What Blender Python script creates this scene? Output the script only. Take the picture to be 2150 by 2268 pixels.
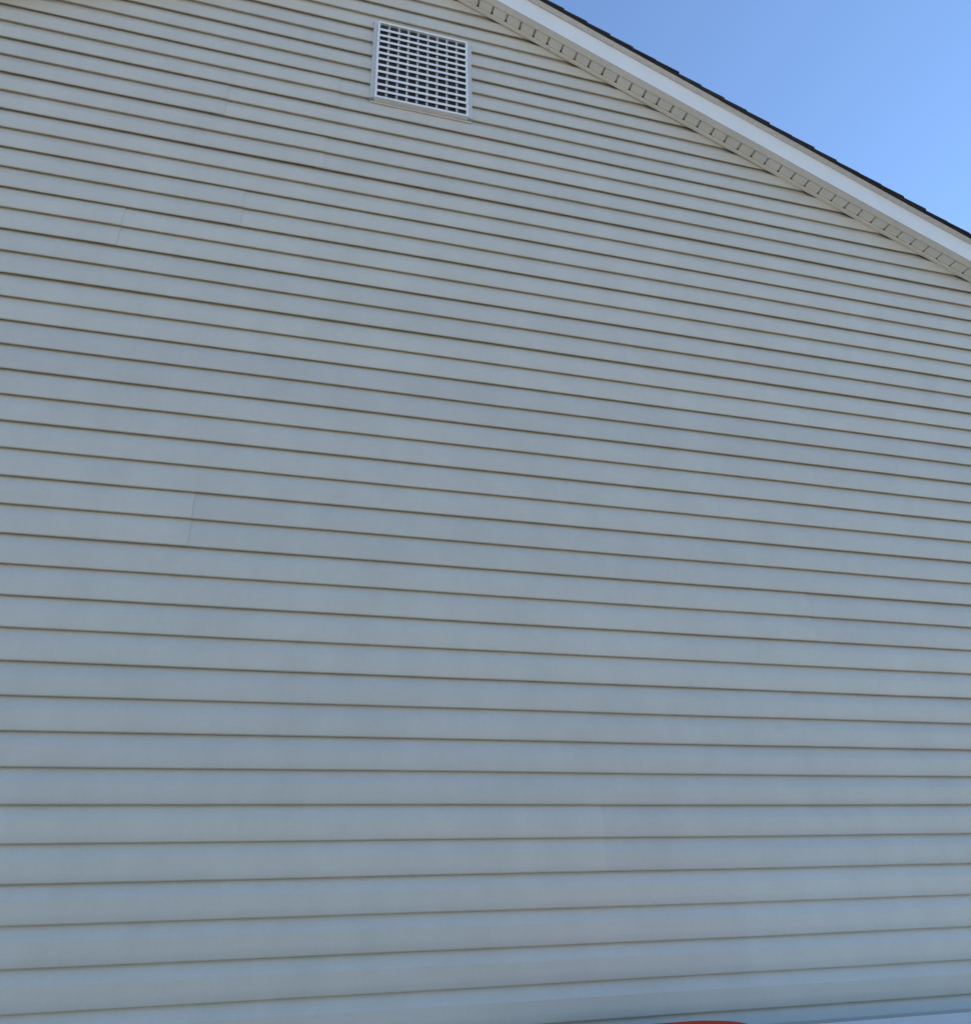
import bpy, bmesh, math, random
from mathutils import Vector, Matrix, noise

random.seed(7)
scene = bpy.context.scene
COL = scene.collection
for o in list(bpy.data.objects):
    bpy.data.objects.remove(o, do_unlink=True)

U = 0.1016                 # exposure of one siding course (4 in)
CAM_Z = 1.50               # eye height above the ground
K0 = CAM_Z - 3.125 * U     # height of siding course line 0
DIST = U / 0.0390334       # camera to wall
SL = 0.45755955            # roof pitch (rise / run)
LINE_A = 47.469            # soffit line on the wall: K = LINE_A - SL * X
XP = 4.278                 # ridge position, courses right of the camera
KP = LINE_A - SL * XP      # soffit height at the ridge
XR, XL = 60.0, 2 * XP - 60.0   # house corners
COSR = math.cos(math.atan(SL))

# ------------------------------------------------------------------ camera
pitch, yaw, roll = 0.42803744, 0.2662849, -0.0206324
cy, sy = math.cos(yaw), math.sin(yaw)
fwd = Vector((sy * math.cos(pitch), cy * math.cos(pitch), math.sin(pitch)))
rt = Vector((cy, -sy, 0))
up = rt.cross(fwd)
rt2 = math.cos(roll) * rt + math.sin(roll) * up
up2 = -math.sin(roll) * rt + math.cos(roll) * up
cam = bpy.data.cameras.new('camera')
cam.sensor_fit = 'HORIZONTAL'
cam.sensor_width = 36.0
cam.lens = 36.0 * 1737.03 / 2150.0
cam.clip_start = 0.05
cam.clip_end = 1000
cam_o = bpy.data.objects.new('camera', cam)
COL.objects.link(cam_o)
m = Matrix((rt2, up2, -fwd)).transposed().to_4x4()
m.translation = Vector((0, -DIST, CAM_Z))
cam_o.matrix_world = m
scene.camera = cam_o

# ------------------------------------------------------------------ light
SUN_AZ = math.radians(81)      # from +Y (into the wall) towards +X: behind the house, off to the right
SUN_EL = math.radians(32)
world = bpy.data.worlds.new('World')
scene.world = world
world.use_nodes = True
nt = world.node_tree
nt.nodes.clear()
sky = nt.nodes.new('ShaderNodeTexSky')
sky.sky_type = 'NISHITA'
sky.sun_disc = False
sky.sun_elevation = SUN_EL
sky.sun_rotation = SUN_AZ
sky.altitude = 300
sky.air_density = 1.0
sky.dust_density = 0.0
sky.ozone_density = 3.4
bg = nt.nodes.new('ShaderNodeBackground')
bg.inputs['Strength'].default_value = 0.12
wo = nt.nodes.new('ShaderNodeOutputWorld')
nt.links.new(sky.outputs[0], bg.inputs['Color'])
nt.links.new(bg.outputs[0], wo.inputs['Surface'])

sun = bpy.data.lights.new('sun', 'SUN')
sun.energy = 4.0
sun.angle = math.radians(0.53)
sun.color = (1.0, 0.93, 0.82)
sun_o = bpy.data.objects.new('sun', sun)
COL.objects.link(sun_o)
sd = Vector((math.sin(SUN_AZ) * math.cos(SUN_EL), math.cos(SUN_AZ) * math.cos(SUN_EL), math.sin(SUN_EL)))
sun_o.rotation_euler = (-sd).to_track_quat('-Z', 'Y').to_euler()
sun_o.location = sd * 40

vs = scene.view_settings
vs.view_transform = 'Standard'
vs.look = 'None'
vs.exposure = 1.0
vs.gamma = 1.0
vs.use_curve_mapping = False
scene.cycles.max_bounces = 8
scene.cycles.diffuse_bounces = 5

# ------------------------------------------------------------------ helpers
def W(X, Y, K):
    """course units (X right, Y into the wall, K course lines) -> metres"""
    return Vector((X * U, Y * U, K0 + K * U))

def link(name, me, mat, parent=None):
    o = bpy.data.objects.new(name, me)
    COL.objects.link(o)
    if mat is not None and len(me.materials) == 0:
        me.materials.append(mat)
    if parent is not None:
        o.parent = parent
        o.matrix_parent_inverse = parent.matrix_basis.inverted()
    return o

def finish(bm, name, mat, parent=None, smooth=None, bevel=0.0):
    bmesh.ops.recalc_face_normals(bm, faces=bm.faces[:])
    if bevel:
        es = [e for e in bm.edges if len(e.link_faces) == 2 and e.calc_face_angle(0) > 0.5]
        bmesh.ops.bevel(bm, geom=es, offset=bevel, segments=2, affect='EDGES', profile=0.6)
    me = bpy.data.meshes.new(name)
    bm.to_mesh(me)
    bm.free()
    if smooth is not None:
        me.polygons.foreach_set('use_smooth', [True] * len(me.polygons))
        me.set_sharp_from_angle(angle=math.radians(smooth))
    return link(name, me, mat, parent)

def box(bm, x0, x1, y0, y1, z0, z1):
    vs_ = [bm.verts.new(p) for p in ((x0, y0, z0), (x1, y0, z0), (x1, y1, z0), (x0, y1, z0),
                                     (x0, y0, z1), (x1, y0, z1), (x1, y1, z1), (x0, y1, z1))]
    for f in ((0, 3, 2, 1), (4, 5, 6, 7), (0, 1, 5, 4), (1, 2, 6, 5), (2, 3, 7, 6), (3, 0, 4, 7)):
        bm.faces.new([vs_[i] for i in f])

def wbox(bm, X0, X1, Y0, Y1, Ka, Kb):
    a, b = W(X0, Y0, Ka), W(X1, Y1, Kb)
    box(bm, a.x, b.x, a.y, b.y, a.z, b.z)

def prism(bm, rings):
    """rings: list of equally long point loops -> closed solid"""
    rv = [[bm.verts.new(p) for p in r] for r in rings]
    n = len(rv[0])
    for a, b in zip(rv, rv[1:]):
        for i in range(n):
            bm.faces.new((a[i], a[(i + 1) % n], b[(i + 1) % n], b[i]))
    bm.faces.new(rv[0])
    bm.faces.new(list(reversed(rv[-1])))

def tag(o, label, cat, group=None):
    o['label'] = label
    o['category'] = cat
    if group:
        o['group'] = group

def empty(name, loc):
    o = bpy.data.objects.new(name, None)
    COL.objects.link(o)
    o.location = loc
    return o

# ------------------------------------------------------------------ materials
def material(name):
    m_ = bpy.data.materials.new(name)
    m_.use_nodes = True
    t = m_.node_tree
    b = t.nodes['Principled BSDF']
    return m_, t, b

def node(t, kind, **kw):
    n = t.nodes.new(kind)
    for k, v in kw.items():
        setattr(n, k, v)
    return n

def noise_node(t, vec, scale, detail=4, rough=0.6):
    n = node(t, 'ShaderNodeTexNoise')
    n.inputs['Scale'].default_value = scale
    n.inputs['Detail'].default_value = detail
    n.inputs['Roughness'].default_value = rough
    t.links.new(vec, n.inputs['Vector'])
    return n

def mapping(t, src, scale):
    mp = node(t, 'ShaderNodeMapping')
    mp.inputs['Scale'].default_value = scale
    t.links.new(src, mp.inputs['Vector'])
    return mp.outputs[0]

def mix(t, fac, a, b, mode='MIX'):
    n = node(t, 'ShaderNodeMix', data_type='RGBA', blend_type=mode)
    for sock, v in (('Factor', fac), ('A', a), ('B', b)):
        s = [i for i in n.inputs if i.name == sock and (i.type == 'RGBA' or (sock == 'Factor' and i.type == 'VALUE'))][0]
        if isinstance(v, (int, float)):
            s.default_value = v
        elif isinstance(v, tuple):
            s.default_value = v
        else:
            t.links.new(v, s)
    return [o for o in n.outputs if o.type == 'RGBA'][0]

def ramp(t, fac, stops):
    n = node(t, 'ShaderNodeValToRGB')
    el = n.color_ramp.elements
    while len(el) < len(stops):
        el.new(0.5)
    for e, (p, c) in zip(el, stops):
        e.position = p
        e.color = c if isinstance(c, tuple) else (c, c, c, 1)
    t.links.new(fac, n.inputs['Fac'])
    return n.outputs['Color']

def bump(t, b, height, strength, dist):
    n = node(t, 'ShaderNodeBump')
    n.inputs['Strength'].default_value = strength
    n.inputs['Distance'].default_value = dist
    t.links.new(height, n.inputs['Height'])
    t.links.new(n.outputs[0], b.inputs['Normal'])

def vinyl(name, col, rough, grain=True, dirt=0.12, varied=True):
    m_, t, b = material(name)
    geo = node(t, 'ShaderNodeNewGeometry').outputs['Position']
    big = noise_node(t, mapping(t, geo, (0.7, 0.7, 0.9)), 1.3, 3, 0.5).outputs[0]
    streak = noise_node(t, mapping(t, geo, (3.0, 2.0, 2.2)), 1.7, 6, 0.7).outputs[0]
    d1 = ramp(t, big, [(0.3, 1.0 - dirt * 0.25), (0.7, 1.0)])
    d2 = ramp(t, streak, [(0.30, 1.0 - dirt), (0.62, 1.0)])
    c = mix(t, 1.0, col + (1,), d1, 'MULTIPLY')
    c = mix(t, 1.0, c, d2, 'MULTIPLY')
    if varied:
        oi = node(t, 'ShaderNodeObjectInfo').outputs['Random']
        c = mix(t, 1.0, c, ramp(t, oi, [(0, (0.935, 0.94, 0.95, 1)), (1, (1.0, 0.998, 0.99, 1))]), 'MULTIPLY')
    # small specks of dust
    sp = noise_node(t, geo, 55.0, 2, 0.5).outputs[0]
    c = mix(t, 1.0, c, ramp(t, sp, [(0.66, 1.0), (0.80, 1.0 - dirt * 0.9)]), 'MULTIPLY')
    fine = noise_node(t, mapping(t, geo, (60.0, 60.0, 160.0)), 1.0, 3, 0.7).outputs[0]
    c = mix(t, 1.0, c, ramp(t, fine, [(0.3, 0.955), (0.7, 1.0)]), 'MULTIPLY')
    t.links.new(c, b.inputs['Base Color'])
    b.inputs['Roughness'].default_value = rough
    b.inputs['Specular IOR Level'].default_value = 0.5
    if grain:
        g = noise_node(t, mapping(t, geo, (14.0, 60.0, 260.0)), 1.0, 4, 0.6).outputs[0]
        bump(t, b, g, 0.22, 0.0012)
    return m_

M_SIDING = vinyl('siding_vinyl', (0.655, 0.620, 0.552), 0.34, True, 0.09)
M_WHITE = vinyl('white_vinyl', (0.90, 0.90, 0.90), 0.38, False, 0.08, False)
M_FLANGE = vinyl('flange_vinyl', (0.62, 0.61, 0.60), 0.4, False, 0.1, False)
M_RIB = vinyl('shaded_white_vinyl', (0.52, 0.51, 0.51), 0.5, False, 0.2, False)  # white vinyl darkened: shade behind the louvre bars is put into the colour
M_FASCIA = vinyl('fascia_metal', (0.84, 0.825, 0.80), 0.35, False, 0.07, False)
M_SOFFIT = vinyl('soffit_vinyl', (0.88, 0.85, 0.79), 0.45, False, 0.10, False)

def drip_mat():
    m_, t, b = material('drip_metal')
    geo = node(t, 'ShaderNodeNewGeometry').outputs['Position']
    n = noise_node(t, mapping(t, geo, (5.0, 20.0, 20.0)), 5.0, 6, 0.75).outputs[0]
    t.links.new(ramp(t, n, [(0.35, (0.54, 0.52, 0.48, 1)), (0.6, (0.66, 0.64, 0.60, 1))]), b.inputs['Base Color'])
    b.inputs['Roughness'].default_value = 0.5
    return m_
M_DRIP = drip_mat()

def shingle_mat():
    m_, t, b = material('asphalt_shingle')
    geo = node(t, 'ShaderNodeNewGeometry').outputs['Position']
    n = noise_node(t, geo, 420.0, 2, 0.6).outputs[0]
    n2 = noise_node(t, geo, 9.0, 3, 0.6).outputs[0]
    c = ramp(t, n, [(0.3, (0.008, 0.008, 0.011, 1)), (0.7, (0.036, 0.033, 0.036, 1))])
    c = mix(t, 1.0, c, ramp(t, n2, [(0.3, 0.6), (0.7, 1.0)]), 'MULTIPLY')
    t.links.new(c, b.inputs['Base Color'])
    b.inputs['Roughness'].default_value = 0.95
    bump(t, b, n, 0.6, 0.002)
    return m_
M_SHINGLE = shingle_mat()

def plain(name, col, rough, scale=6.0, var=0.15, bmp=0.0):
    m_, t, b = material(name)
    geo = node(t, 'ShaderNodeNewGeometry').outputs['Position']
    n = noise_node(t, geo, scale, 5, 0.65).outputs[0]
    lo = tuple(c * (1 - var) for c in col) + (1,)
    t.links.new(ramp(t, n, [(0.3, lo), (0.7, col + (1,))]), b.inputs['Base Color'])
    b.inputs['Roughness'].default_value = rough
    if bmp:
        bump(t, b, n, bmp, 0.004)
    return m_

M_SHEATH = plain('sheathing_board', (0.20, 0.16, 0.11), 0.9)
M_CONCRETE = plain('foundation_concrete', (0.36, 0.35, 0.33), 0.9, 12, 0.3, 0.4)
M_DARK = plain('vent_cavity_black', (0.012, 0.011, 0.014), 0.9)
M_RED = plain('red_plastic', (0.80, 0.055, 0.006), 0.7, 14, 0.2)
M_RED.node_tree.nodes['Principled BSDF'].inputs['Specular IOR Level'].default_value = 0.12
M_BIN = plain('dark_bin_plastic', (0.05, 0.055, 0.06), 0.5, 14, 0.2)
M_TYRE = plain('rubber', (0.02, 0.02, 0.02), 0.8)
M_CAB = plain('white_resin', (0.88, 0.88, 0.88), 0.42, 5, 0.06)
M_CABGREY = plain('grey_resin', (0.32, 0.33, 0.34), 0.5, 5, 0.08)
M_GRAVEL = plain('pale_gravel', (0.48, 0.425, 0.35), 0.95, 3.0, 0.25, 0.5)

def screen_mat():  # opaque mesh sheet; darkness of the unlit cavity is painted into its colour
    m_, t, b = material('screen_with_cavity_shade')
    geo = node(t, 'ShaderNodeNewGeometry').outputs['Position']
    n = noise_node(t, geo, 16.0, 4, 0.7).outputs[0]
    t.links.new(ramp(t, n, [(0.35, (0.008, 0.007, 0.011, 1)), (0.75, (0.050, 0.040, 0.046, 1))]), b.inputs['Base Color'])
    b.inputs['Roughness'].default_value = 0.6
    return m_
M_SCREEN = screen_mat()

# ------------------------------------------------------------------ ground
bm = bmesh.new()
S = 300
n = 24
grid = [[bm.verts.new(((i / n - 0.5) * 2 * S, (j / n - 0.5) * 2 * S, 0)) for i in range(n + 1)] for j in range(n + 1)]
for j in range(n):
    for i in range(n):
        bm.faces.new((grid[j][i], grid[j][i + 1], grid[j + 1][i + 1], grid[j + 1][i]))
g = finish(bm, 'ground', M_GRAVEL)
g['kind'] = 'structure'

def added_strip_mat():
    m_, t, b = material('added_dark_ground')
    geo = node(t, 'ShaderNodeNewGeometry').outputs['Position']
    n1 = noise_node(t, geo, 3.0, 4, 0.6).outputs[0]
    n2 = noise_node(t, mapping(t, geo, (60, 60, 10)), 1.0, 3, 0.7).outputs[0]
    c = ramp(t, n1, [(0.3, (0.060, 0.066, 0.040, 1)), (0.7, (0.110, 0.100, 0.068, 1))])
    c = mix(t, 1.0, c, ramp(t, n2, [(0.3, 0.55), (0.7, 1.0)]), 'MULTIPLY')
    t.links.new(c, b.inputs['Base Color'])
    b.inputs['Roughness'].default_value = 1.0
    b.inputs['Specular IOR Level'].default_value = 0.1
    bump(t, b, n2, 0.8, 0.03)
    return m_
bm = bmesh.new()  # unseen dark ground strip, added to cut bounce light on the lower wall
box(bm, -16, 16, -5.0, 0.1, -0.1, 0.02)
added_dark_strip = finish(bm, 'added_dark_strip', added_strip_mat())
added_dark_strip['kind'] = 'structure'

# ------------------------------------------------------------------ house
house = empty('house', (XP * U, 0, 0))
tag(house, 'house gable end clad in grey lapped siding under a dark shingled roof', 'house')

def soffit_K(X):
    return KP - SL * abs(X - XP)

# solid body behind the siding
DEPTH = 9.0 / U
YB = 0.95
loop = [(XL + .3, -9.4), (XR - .3, -9.4), (XR - .3, soffit_K(XR - .3) + .6), (XP, KP + .6), (XL + .3, soffit_K(XL + .3) + .6)]
bm = bmesh.new()
prism(bm, [[W(x, YB, k) for x, k in loop], [W(x, DEPTH, k) for x, k in loop]])
finish(bm, 'wall', M_SHEATH, house)
bm = bmesh.new()
a, b_ = W(XL + .15, .25, 0), W(XR - .15, DEPTH + .1, -9.4)
box(bm, a.x, b_.x, a.y, b_.y, -0.3, b_.z)
finish(bm, 'foundation', M_CONCRETE, house)

# siding: two-course panels, each with its moulded profile
# (fraction of a course, depth into the wall in courses)
LOWER = [(0.115, .190), (.060, .110), (.006, .060), (.0, .044), (.010, .025), (.028, .010), (.056, .002), (.30, .000), (.604, .000), (.612, .003), (.78, .084), (.885, .122), (.935, .142), (.975, .158), (1.02, .164), (1.075, .166)]
UPPER = [(1.078, .162), (1.045, .105), (1.005, .056), (1.0, .040), (1.010, .022), (1.028, .009), (1.054, .002), (1.30, .000), (1.604, .000), (1.612, .003), (1.78, .084), (1.885, .122), (1.935, .144), (1.975, .164), (2.03, .178), (2.15, .196)]
PROFILE = LOWER + UPPER

def panel(k, x0, x1, mat=M_SIDING, lap_right=False):
    """one siding panel; x0 / x1 may be None (run out to the rake or the corner)"""
    def lim(kk, side):
        reach = (KP + .45 - kk) / SL
        lo, hi = max(XL + .5, XP - reach), min(XR - .5, XP + reach)
        return lo, hi
    rows, levels = [], []
    for f, d in PROFILE:
        kk = k + f
        if kk > KP + .05:
            break
        lo, hi = lim(kk, 0)
        a_ = lo if x0 is None else min(max(x0, lo), hi)
        b2 = hi if x1 is None else max(min(x1, hi), lo)
        levels.append((kk, d, a_, b2))
    if len(levels) < 4:
        return None
    span = max(l[3] - l[2] for l in levels)
    if span < 0.3:
        return None
    nseg = max(3, int(span / 2.2))
    bm_ = bmesh.new()
    seed = k * 3.7
    for kk, d, a_, b2 in levels:
        row = []
        for i in range(nseg + 1):
            X = a_ + (b2 - a_) * i / nseg
            # slight waviness of thin vinyl
            wob = noise.noise((X * .10, seed, d * 2)) * .007 + noise.noise((X * .42, kk * .6, 3.1)) * .003
            wk = noise.noise((X * .13, seed + 9, 0.5)) * .016 + noise.noise((X * .7, seed + 4, 1.5)) * .005
            dd = d + wob
            # end of the panel that laps over its neighbour stands a touch proud
            if lap_right and x1 is not None:
                e = max(0.0, 1 - (b2 - X) / 4.5)
                dd -= .012 + .022 * e * e
            row.append(bm_.verts.new(W(X, dd, kk + wk)))
        rows.append(row)
    for r0, r1 in zip(rows, rows[1:]):
        for i in range(nseg):
            bm_.faces.new((r0[i], r0[i + 1], r1[i + 1], r1[i]))
    if lap_right and x1 is not None:
        # thickness of the cut end
        ex = bmesh.ops.extrude_edge_only(bm_, edges=[e for e in bm_.edges if e.verts[0] in [r[-1] for r in rows] and e.verts[1] in [r[-1] for r in rows]])
        for v in [v for v in ex['geom'] if isinstance(v, bmesh.types.BMVert)]:
            v.co.y += .018 * U
    o = finish(bm_, 'siding_panel', mat, house, smooth=16)
    return o

# seams seen in the photograph: row -> positions (courses)
SEAMS = {33: [-4.33], 35: [.42], 25: [-7.33], 27: [-3.03], 31: [0.01], 1: [6.81], 13: [-3.21], 11: [20.27], 7: [18.78],
         5: [14.85], 3: [10.75]}
for k in range(-9, 47, 2):
    main = SEAMS.get(k, [])
    cuts = set()
    for s in main:
        x = s
        while x < XR - 4:
            cuts.add(round(x, 2)); x += 36 if x < -14.5 or x > 0 else 45
        x = s - 36
        while x > XL + 4:
            if x < -14.6:
                cuts.add(round(x, 2))
            x -= 36
    if not main:
        x0_ = XL + 8 + (k * 13.7) % 36
        if 35 <= k + 0 <= 45:
            cuts = set()
        else:
            while x0_ < XR - 4:
                if not (-14.5 < x0_ < 36):
                    cuts.add(round(x0_, 2))
                x0_ += 36
    cuts = sorted(cuts)
    edges = [None] + cuts + [None]
    for a_, b2 in zip(edges, edges[1:]):
        over = b2 is not None
        left = a_
        if a_ is not None:
            left = a_ - 0.35             # tucks under the panel on its left
        panel(k, left, b2, lap_right=over)

# corner posts
for s, X in ((1, XR), (-1, XL)):
    bm = bmesh.new()
    p, q = W(X - s * .75, -.06, -9.3), W(X + s * .12, .9, soffit_K(X) + .2)
    box(bm, min(p.x, q.x), max(p.x, q.x), p.y, q.y, p.z, q.z)
    finish(bm, 'corner_post', M_SIDING, house, bevel=.002)

# starter strip below the lowest course
bm = bmesh.new()
wbox(bm, XL + .5, XR - .5, .04, .30, -9.35, -8.97)
finish(bm, 'starter_strip', M_SIDING, house)

# ------------------------------------------------------------------ rake: soffit, fascia, drip edge, shingles
def R(side, q, y, off):
    """point at run q from the ridge, depth y, vertical offset above the soffit line"""
    return W(XP + side * q, y, KP - SL * q + off)

def rake(name, side, q0, q1, sec, mat, bev=0.0, parts=1):
    bm_ = bmesh.new()
    qs = [q0 + (q1 - q0) * i / parts for i in range(parts + 1)]
    amp = 0.0 if parts == 1 else .016
    prism(bm_, [[R(side, q, y + amp * noise.noise((q * .22, sec[0][1] * 5, side)), n_ + amp * .6 * noise.noise((q * .3, sec[0][1] * 5 + 7, side))) for y, n_ in sec] for q in qs])
    return finish(bm_, name, mat, house, bevel=bev)

OV = 1.043
QE = XR - XP + 4.0        # end of the roof
for side in (1, -1):
    # soffit panels, three boards each, grooves running away from the wall
    dq = .7455
    rib0 = 7.82 - XP - 4 * dq     # a groove near the ridge
    starts = []
    q = rib0 if side == 1 else rib0 + .31
    first = True
    while q < QE - .5:
        starts.append((q if not first else 0.0, min(q + 3 * dq, QE - .1), q))
        first = False
        q += 3 * dq
    for qa, qb, rib in starts:
        bm_ = bmesh.new()
        pts = [(qa, .0)]
        g = .060
        for j in range(0, 4):
            c = rib + j * dq
            for dx, dn in ((-g, 0), (-g * .45, .20), (g * .45, .20), (g, 0)):
                qq = c + dx
                if qa + 1e-4 < qq < qb - 1e-4:
                    pts.append((qq, dn))
        pts.append((qb, .20 if qb < QE - .2 else 0.0))
        if qa > 0.01:
            pts[0] = (qa, .20)
        lo = [[bm_.verts.new(R(side, q_, y_, n_ + .012 * noise.noise((rib, y_ * .5, 2.0)))) for q_, n_ in pts] for y_ in (-.228, -.36, -.50, -.657)]
        for r0, r1 in zip(lo, lo[1:]):
            for i in range(len(pts) - 1):
                bm_.faces.new((r0[i], r0[i + 1], r1[i + 1], r1[i]))
        finish(bm_, 'soffit_panel', M_SOFFIT, house)
    # channel that holds the soffit to the wall, in lengths
    jq = 10.948 - XP
    joints = [0.0, jq, jq + 36, QE - .2] if side == 1 else [0.0, 21.0, QE - .2]
    sec = [(-.035, -.05), (-.20, -.05), (-.21, -.035), (-.21, .02), (-.05, .02), (-.05, .06), (-.035, .06)]
    for i, (qa, qb) in enumerate(zip(joints, joints[1:])):
        sec2 = [(y_, n_ - .012 * (i % 2)) for y_, n_ in sec]
        rake('j_channel', side, qa + (.0 if i == 0 else .025), qb, sec2, M_SOFFIT)
    # lip of the fascia turned under the soffit
    rake('fascia_lip', side, 0, QE, [(-.685, .02), (-.685, -.024), (-OV - .005, -.024), (-OV - .005, .02)], M_SOFFIT)
    rake('fascia', side, 0, QE, [(-OV + .05, -.027), (-OV - .012, -.030), (-OV - .005, .7), (-OV, 1.46), (-OV + .05, 1.46)], M_FASCIA, parts=60)
    # metal drip edge, flaring out under the shingles; lengths overlap
    dj = 19.906 - XP
    joints = [0.0, dj, QE] if side == 1 else [0.0, 24.0, QE]
    for i, (qa, qb) in enumerate(zip(joints, joints[1:])):
        e = .014 * (1 - i)
        sec = [(-OV - .004, 1.405), (-OV - .035 - e, 1.375 - e), (-OV - .045 - e, 1.395 - e), (-OV - .16 - e, 1.455 - e), (-OV - .215 - e, 1.478), (-OV - .215 - e, 1.50), (-OV + .04, 1.52), (-OV + .04, 1.40)]
        rake('drip_edge', side, qa - (.0 if i == 0 else .3), qb, sec, M_DRIP, parts=40)
    # roof deck
    rake('roof_deck', side, 0, QE - .1, [(-OV + .06, 1.20), (-OV + .06, 1.50), (DEPTH + 1, 1.50), (DEPTH + 1, 1.20)], M_SHEATH)
    # starter layer along the rake
    rake('rake_starter', side, 0, QE + .15, [(-OV - .29, 1.505), (-OV - .295, 1.60), (-OV + 2.5, 1.60), (-OV + 2.5, 1.525)], M_SHINGLE)
    # shingle courses: the end piece of each is its own object, the field behind is one part
    ex = 1.372 * COSR
    if side == 1:
        ph = (20.29 - XP - .12) % ex
    else:
        ph = .5
    field = bmesh.new()
    j = 0
    ends = []
    q = ph - ex
    while q < QE:
        ends.append(q + ex)
        q += ex
    for qe in ends:
        qa, qb = max(0.0, qe - 2.15 * ex), min(qe, QE + .2)
        if qb - qa < .3:
            continue
        full = (qb - qa) / (2.15 * ex)
        y0 = -OV - .31 + random.uniform(-.03, .025)
        y1 = y0 + random.uniform(2.2, 8.0)
        lift = random.uniform(-.012, .018)
        def ring(y_):
            return [R(side, qb, y_, 1.70 + lift), R(side, qb, y_, 1.81 + lift), R(side, qa, y_, 1.80 - .19 * full), R(side, qa, y_, 1.70 - .13 * full)]
        bm_ = bmesh.new()
        prism(bm_, [ring(y0), ring(y1)])
        finish(bm_, 'shingle', M_SHINGLE, house)
        y = y1 + .03
        while y < DEPTH:
            yn = min(y + random.uniform(2.0, 9.0), DEPTH + .9)
            lift = random.uniform(-.01, .02)
            prism(field, [ring(y), ring(yn - .03)])
            y = yn
    fo = finish(field, 'roof_shingles', M_SHINGLE, house)
    fo['kind'] = 'stuff'
# ridge cap
bm = bmesh.new()
sec = [(-2.2, -1.0), (-2.2, -.93), (0, .10), (2.2, -.93), (2.2, -1.0), (0, .03)]
prism(bm, [[W(XP + x, y, KP + 1.80 + z) for x, z in sec] for y in (-OV - .32, DEPTH + .9)])
finish(bm, 'ridge_cap', M_SHINGLE, house)

# ------------------------------------------------------------------ gable vent
FX0, FX1, FK0, FK1, FP = 2.0, 6.47, 35.76, 41.15, -.30
bm = bmesh.new()
wbox(bm, FX0 + .10, FX1 - .10, FP + .112, FP + .125, FK0 + .1, FK1 - .1)
vent = finish(bm, 'gable_vent', M_SCREEN, house)
vent['label'] = 'square white gable vent with a grid of louvre bars'

def vpart(name, bm_, mat, bev=0.0):
    return finish(bm_, name, mat, vent, bevel=bev)

# dark duct behind
bm = bmesh.new()
wbox(bm, FX0 + .02, FX1 - .02, FP + .16, FP + .18, FK0 + .01, FK1 - .01)
for x in (FX0 + .02, FX1 - .06):
    wbox(bm, x, x + .04, FP + .18, -.022, FK0 + .01, FK1 - .01)
for kk in (FK0, FK1 - .04):
    wbox(bm, FX0 + .06, FX1 - .06, FP + .18, -.022, kk + .01, kk + .03)
vpart('duct', bm, M_DARK)
# mounting flange
for x0_, x1_ in ((1.80, FX0 - .002), (FX1 + .035, 6.725)):
    bm = bmesh.new()
    wbox(bm, x0_, x1_, -.085, .10, 35.93, 41.40)
    vpart('flange', bm, M_FLANGE, .002)
bm = bmesh.new()
wbox(bm, 1.84, 6.68, -.05, .10, 35.66, FK0 - .004)
vpart('flange', bm, M_FLANGE, .001)
bm = bmesh.new()
wbox(bm, 1.80, 6.725, -.083, .10, 41.16, 41.42)
vpart('flange', bm, M_FLANGE, .001)
# projecting frame: four sides, the upright ones split into short lengths as moulded
bm = bmesh.new()
wbox(bm, FX0, FX1, FP, -.02, FK0, FK0 + .115)
vpart('frame_rail', bm, M_WHITE, .0012)
bm = bmesh.new()
wbox(bm, FX0, FX1, FP, -.02, FK1 - .115, FK1)
vpart('frame_rail', bm, M_WHITE, .0012)
rows = 12
kk = [41.03, 40.57, 40.14, 39.72, 39.29, 38.87, 38.45, 38.02, 37.56, 37.11, 36.67, 36.24]
for side_x in (FX0, FX1 - .10):
    bm = bmesh.new()
    cutsk = [FK0 + .117] + ([36.66, 37.1, 38.02, 39.72] if side_x == FX0 else [36.66, 38.03, 38.87, 39.73]) + [FK1 - .117]
    for i, (p, q) in enumerate(zip(cutsk, cutsk[1:])):
        o_ = random.uniform(-.015, .015)
        wbox(bm, side_x + o_ * .5, side_x + .10 + o_ * .5, FP + .004 + abs(o_), -.02, p + .012, q - .012)
    vpart('frame_stile', bm, M_WHITE, .0012)
    bm = bmesh.new()
    wbox(bm, side_x + .012, side_x + .09, FP + .05, -.02, FK0 + .1, FK1 - .1)
    vpart('frame_stile', bm, M_WHITE)
# louvre bars in front, upright ribs set back
for c in kk[1:]:
    bm = bmesh.new()
    sec = [(FP + .008, -.070), (FP + .0, -.05), (FP + .0, .055), (FP + .01, .075), (FP + .045, .075), (FP + .045, -.06)]
    prism(bm, [[W(x, y_, c + n_) for y_, n_ in sec] for x in (FX0 + .101, FX1 - .101)])
    vpart('louvre', bm, M_WHITE)
for x in (2.545, 3.03, 3.50, 3.98, 4.47, 4.94, 5.425, 5.92):
    bm = bmesh.new()
    wbox(bm, x - .048, x + .048, FP + .06, FP + .108, FK0 + .117, FK1 - .117)
    vpart('rib', bm, M_RIB)

# ------------------------------------------------------------------ bin with red lid, just breaking the bottom edge
bin_o = empty('wheeled_bin', (1.02, -.46, 0))
tag(bin_o, 'bin with a rounded red lid peeping up at the bottom edge below the siding', 'bin')

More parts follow.
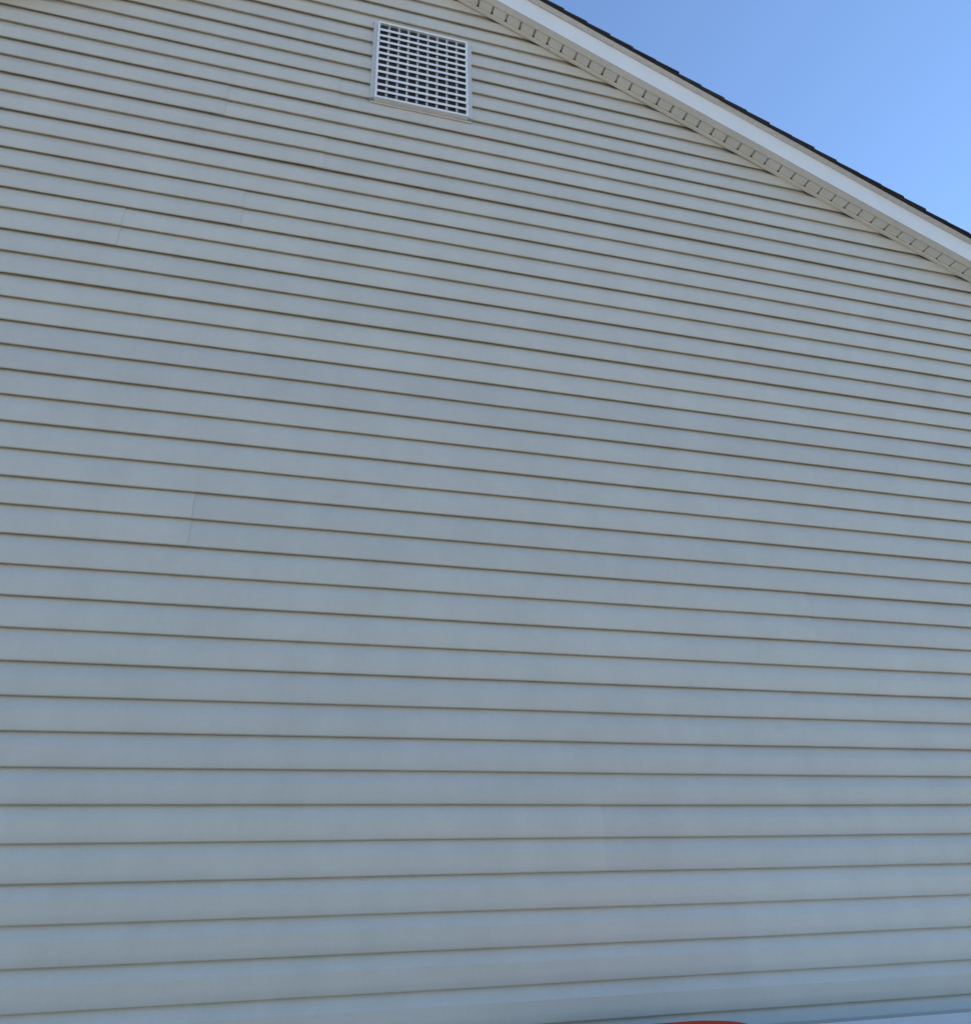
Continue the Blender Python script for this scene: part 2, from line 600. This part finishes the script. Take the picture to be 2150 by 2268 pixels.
def rr(cx, cy_, w, d, z, r=.05, n_=5):
    pts = []
    for qx, qy, a0 in ((1, 1, 0), (-1, 1, 90), (-1, -1, 180), (1, -1, 270)):
        for i in range(n_ + 1):
            an = math.radians(a0 + 90 * i / n_)
            pts.append(Vector((cx + qx * (w / 2 - r) + r * math.cos(an), cy_ + qy * (d / 2 - r) + r * math.sin(an), z)))
    return pts
BX, BY, LT = 1.085, -.46, 1.107
bm = bmesh.new()
prism(bm, [rr(BX, BY, .42, .42, .06), rr(BX, BY, .46, .48, .5), rr(BX, BY, .455, .49, LT - .029)])
finish(bm, 'body', M_BIN, bin_o, smooth=35)
bm = bmesh.new()
prism(bm, [rr(BX, BY, .46, .50, LT - .030, .07), rr(BX, BY, 0.575, .55, LT - .026, .08), rr(BX, BY, 0.582, .556, LT - .021, .08), rr(BX, BY, 0.570, .545, LT - .016, .08),
           rr(BX, BY, .50, .46, LT - .006, .12), rr(BX, BY, .34, .30, LT - .001, .11), rr(BX, BY, .10, .14, LT, .045)])
finish(bm, 'lid', M_RED, bin_o, smooth=50)
bm = bmesh.new()
box(bm, BX - .15, BX + .15, BY + .25, BY + .29, LT - .15, LT - .12)
finish(bm, 'handle', M_BIN, bin_o, bevel=.008)
for sx in (-1, 1):
    bm = bmesh.new()
    bmesh.ops.create_cone(bm, cap_ends=True, segments=24, radius1=.1, radius2=.1, depth=.05,
                          matrix=Matrix.Translation((BX + sx * .245, BY + .2, .1)) @ Matrix.Rotation(math.pi / 2, 4, 'Y'))
    finish(bm, 'wheel', M_TYRE, bin_o, bevel=.008)

# ------------------------------------------------------------------ white cabinet at the bottom right
cab = empty('storage_cabinet', (2.1, -.42, 0))
tag(cab, 'white flat topped cabinet edge against the siding in the bottom right corner', 'cabinet')
CX0, CX1, CY0, CY1, CT = 1.47, 2.75, -.68, -.20, 1.068
bm = bmesh.new()
box(bm, CX0 + .03, CX1 - .03, CY0 + .03, CY1 - .02, .05, CT - .045)
finish(bm, 'carcass', M_CAB, cab, bevel=.006)
bm = bmesh.new()
box(bm, CX0, CX1, CY0, CY1, CT - .044, CT)
finish(bm, 'top', M_CAB, cab, bevel=.010)
for i in range(2):
    xa = CX0 + .04 + i * (CX1 - CX0 - .08) / 2
    bm = bmesh.new()
    box(bm, xa + .004, xa + (CX1 - CX0 - .08) / 2 - .004, CY0 + .008, CY0 + .029, .08, CT - .06)
    d = finish(bm, 'door', M_CAB, cab, bevel=.004)
    bm = bmesh.new()
    hx = xa + ((CX1 - CX0 - .08) / 2 - .05 if i == 0 else .05)
    box(bm, hx - .012, hx + .012, CY0 - .018, CY0 + .007, .5, .66)
    finish(bm, 'handle', M_CABGREY, d, bevel=.004)
for x in (CX0 + .06, CX1 - .12):
    bm = bmesh.new()
    box(bm, x, x + .06, CY0 + .06, CY1 - .06, 0, .049)
    finish(bm, 'foot', M_CABGREY, cab)
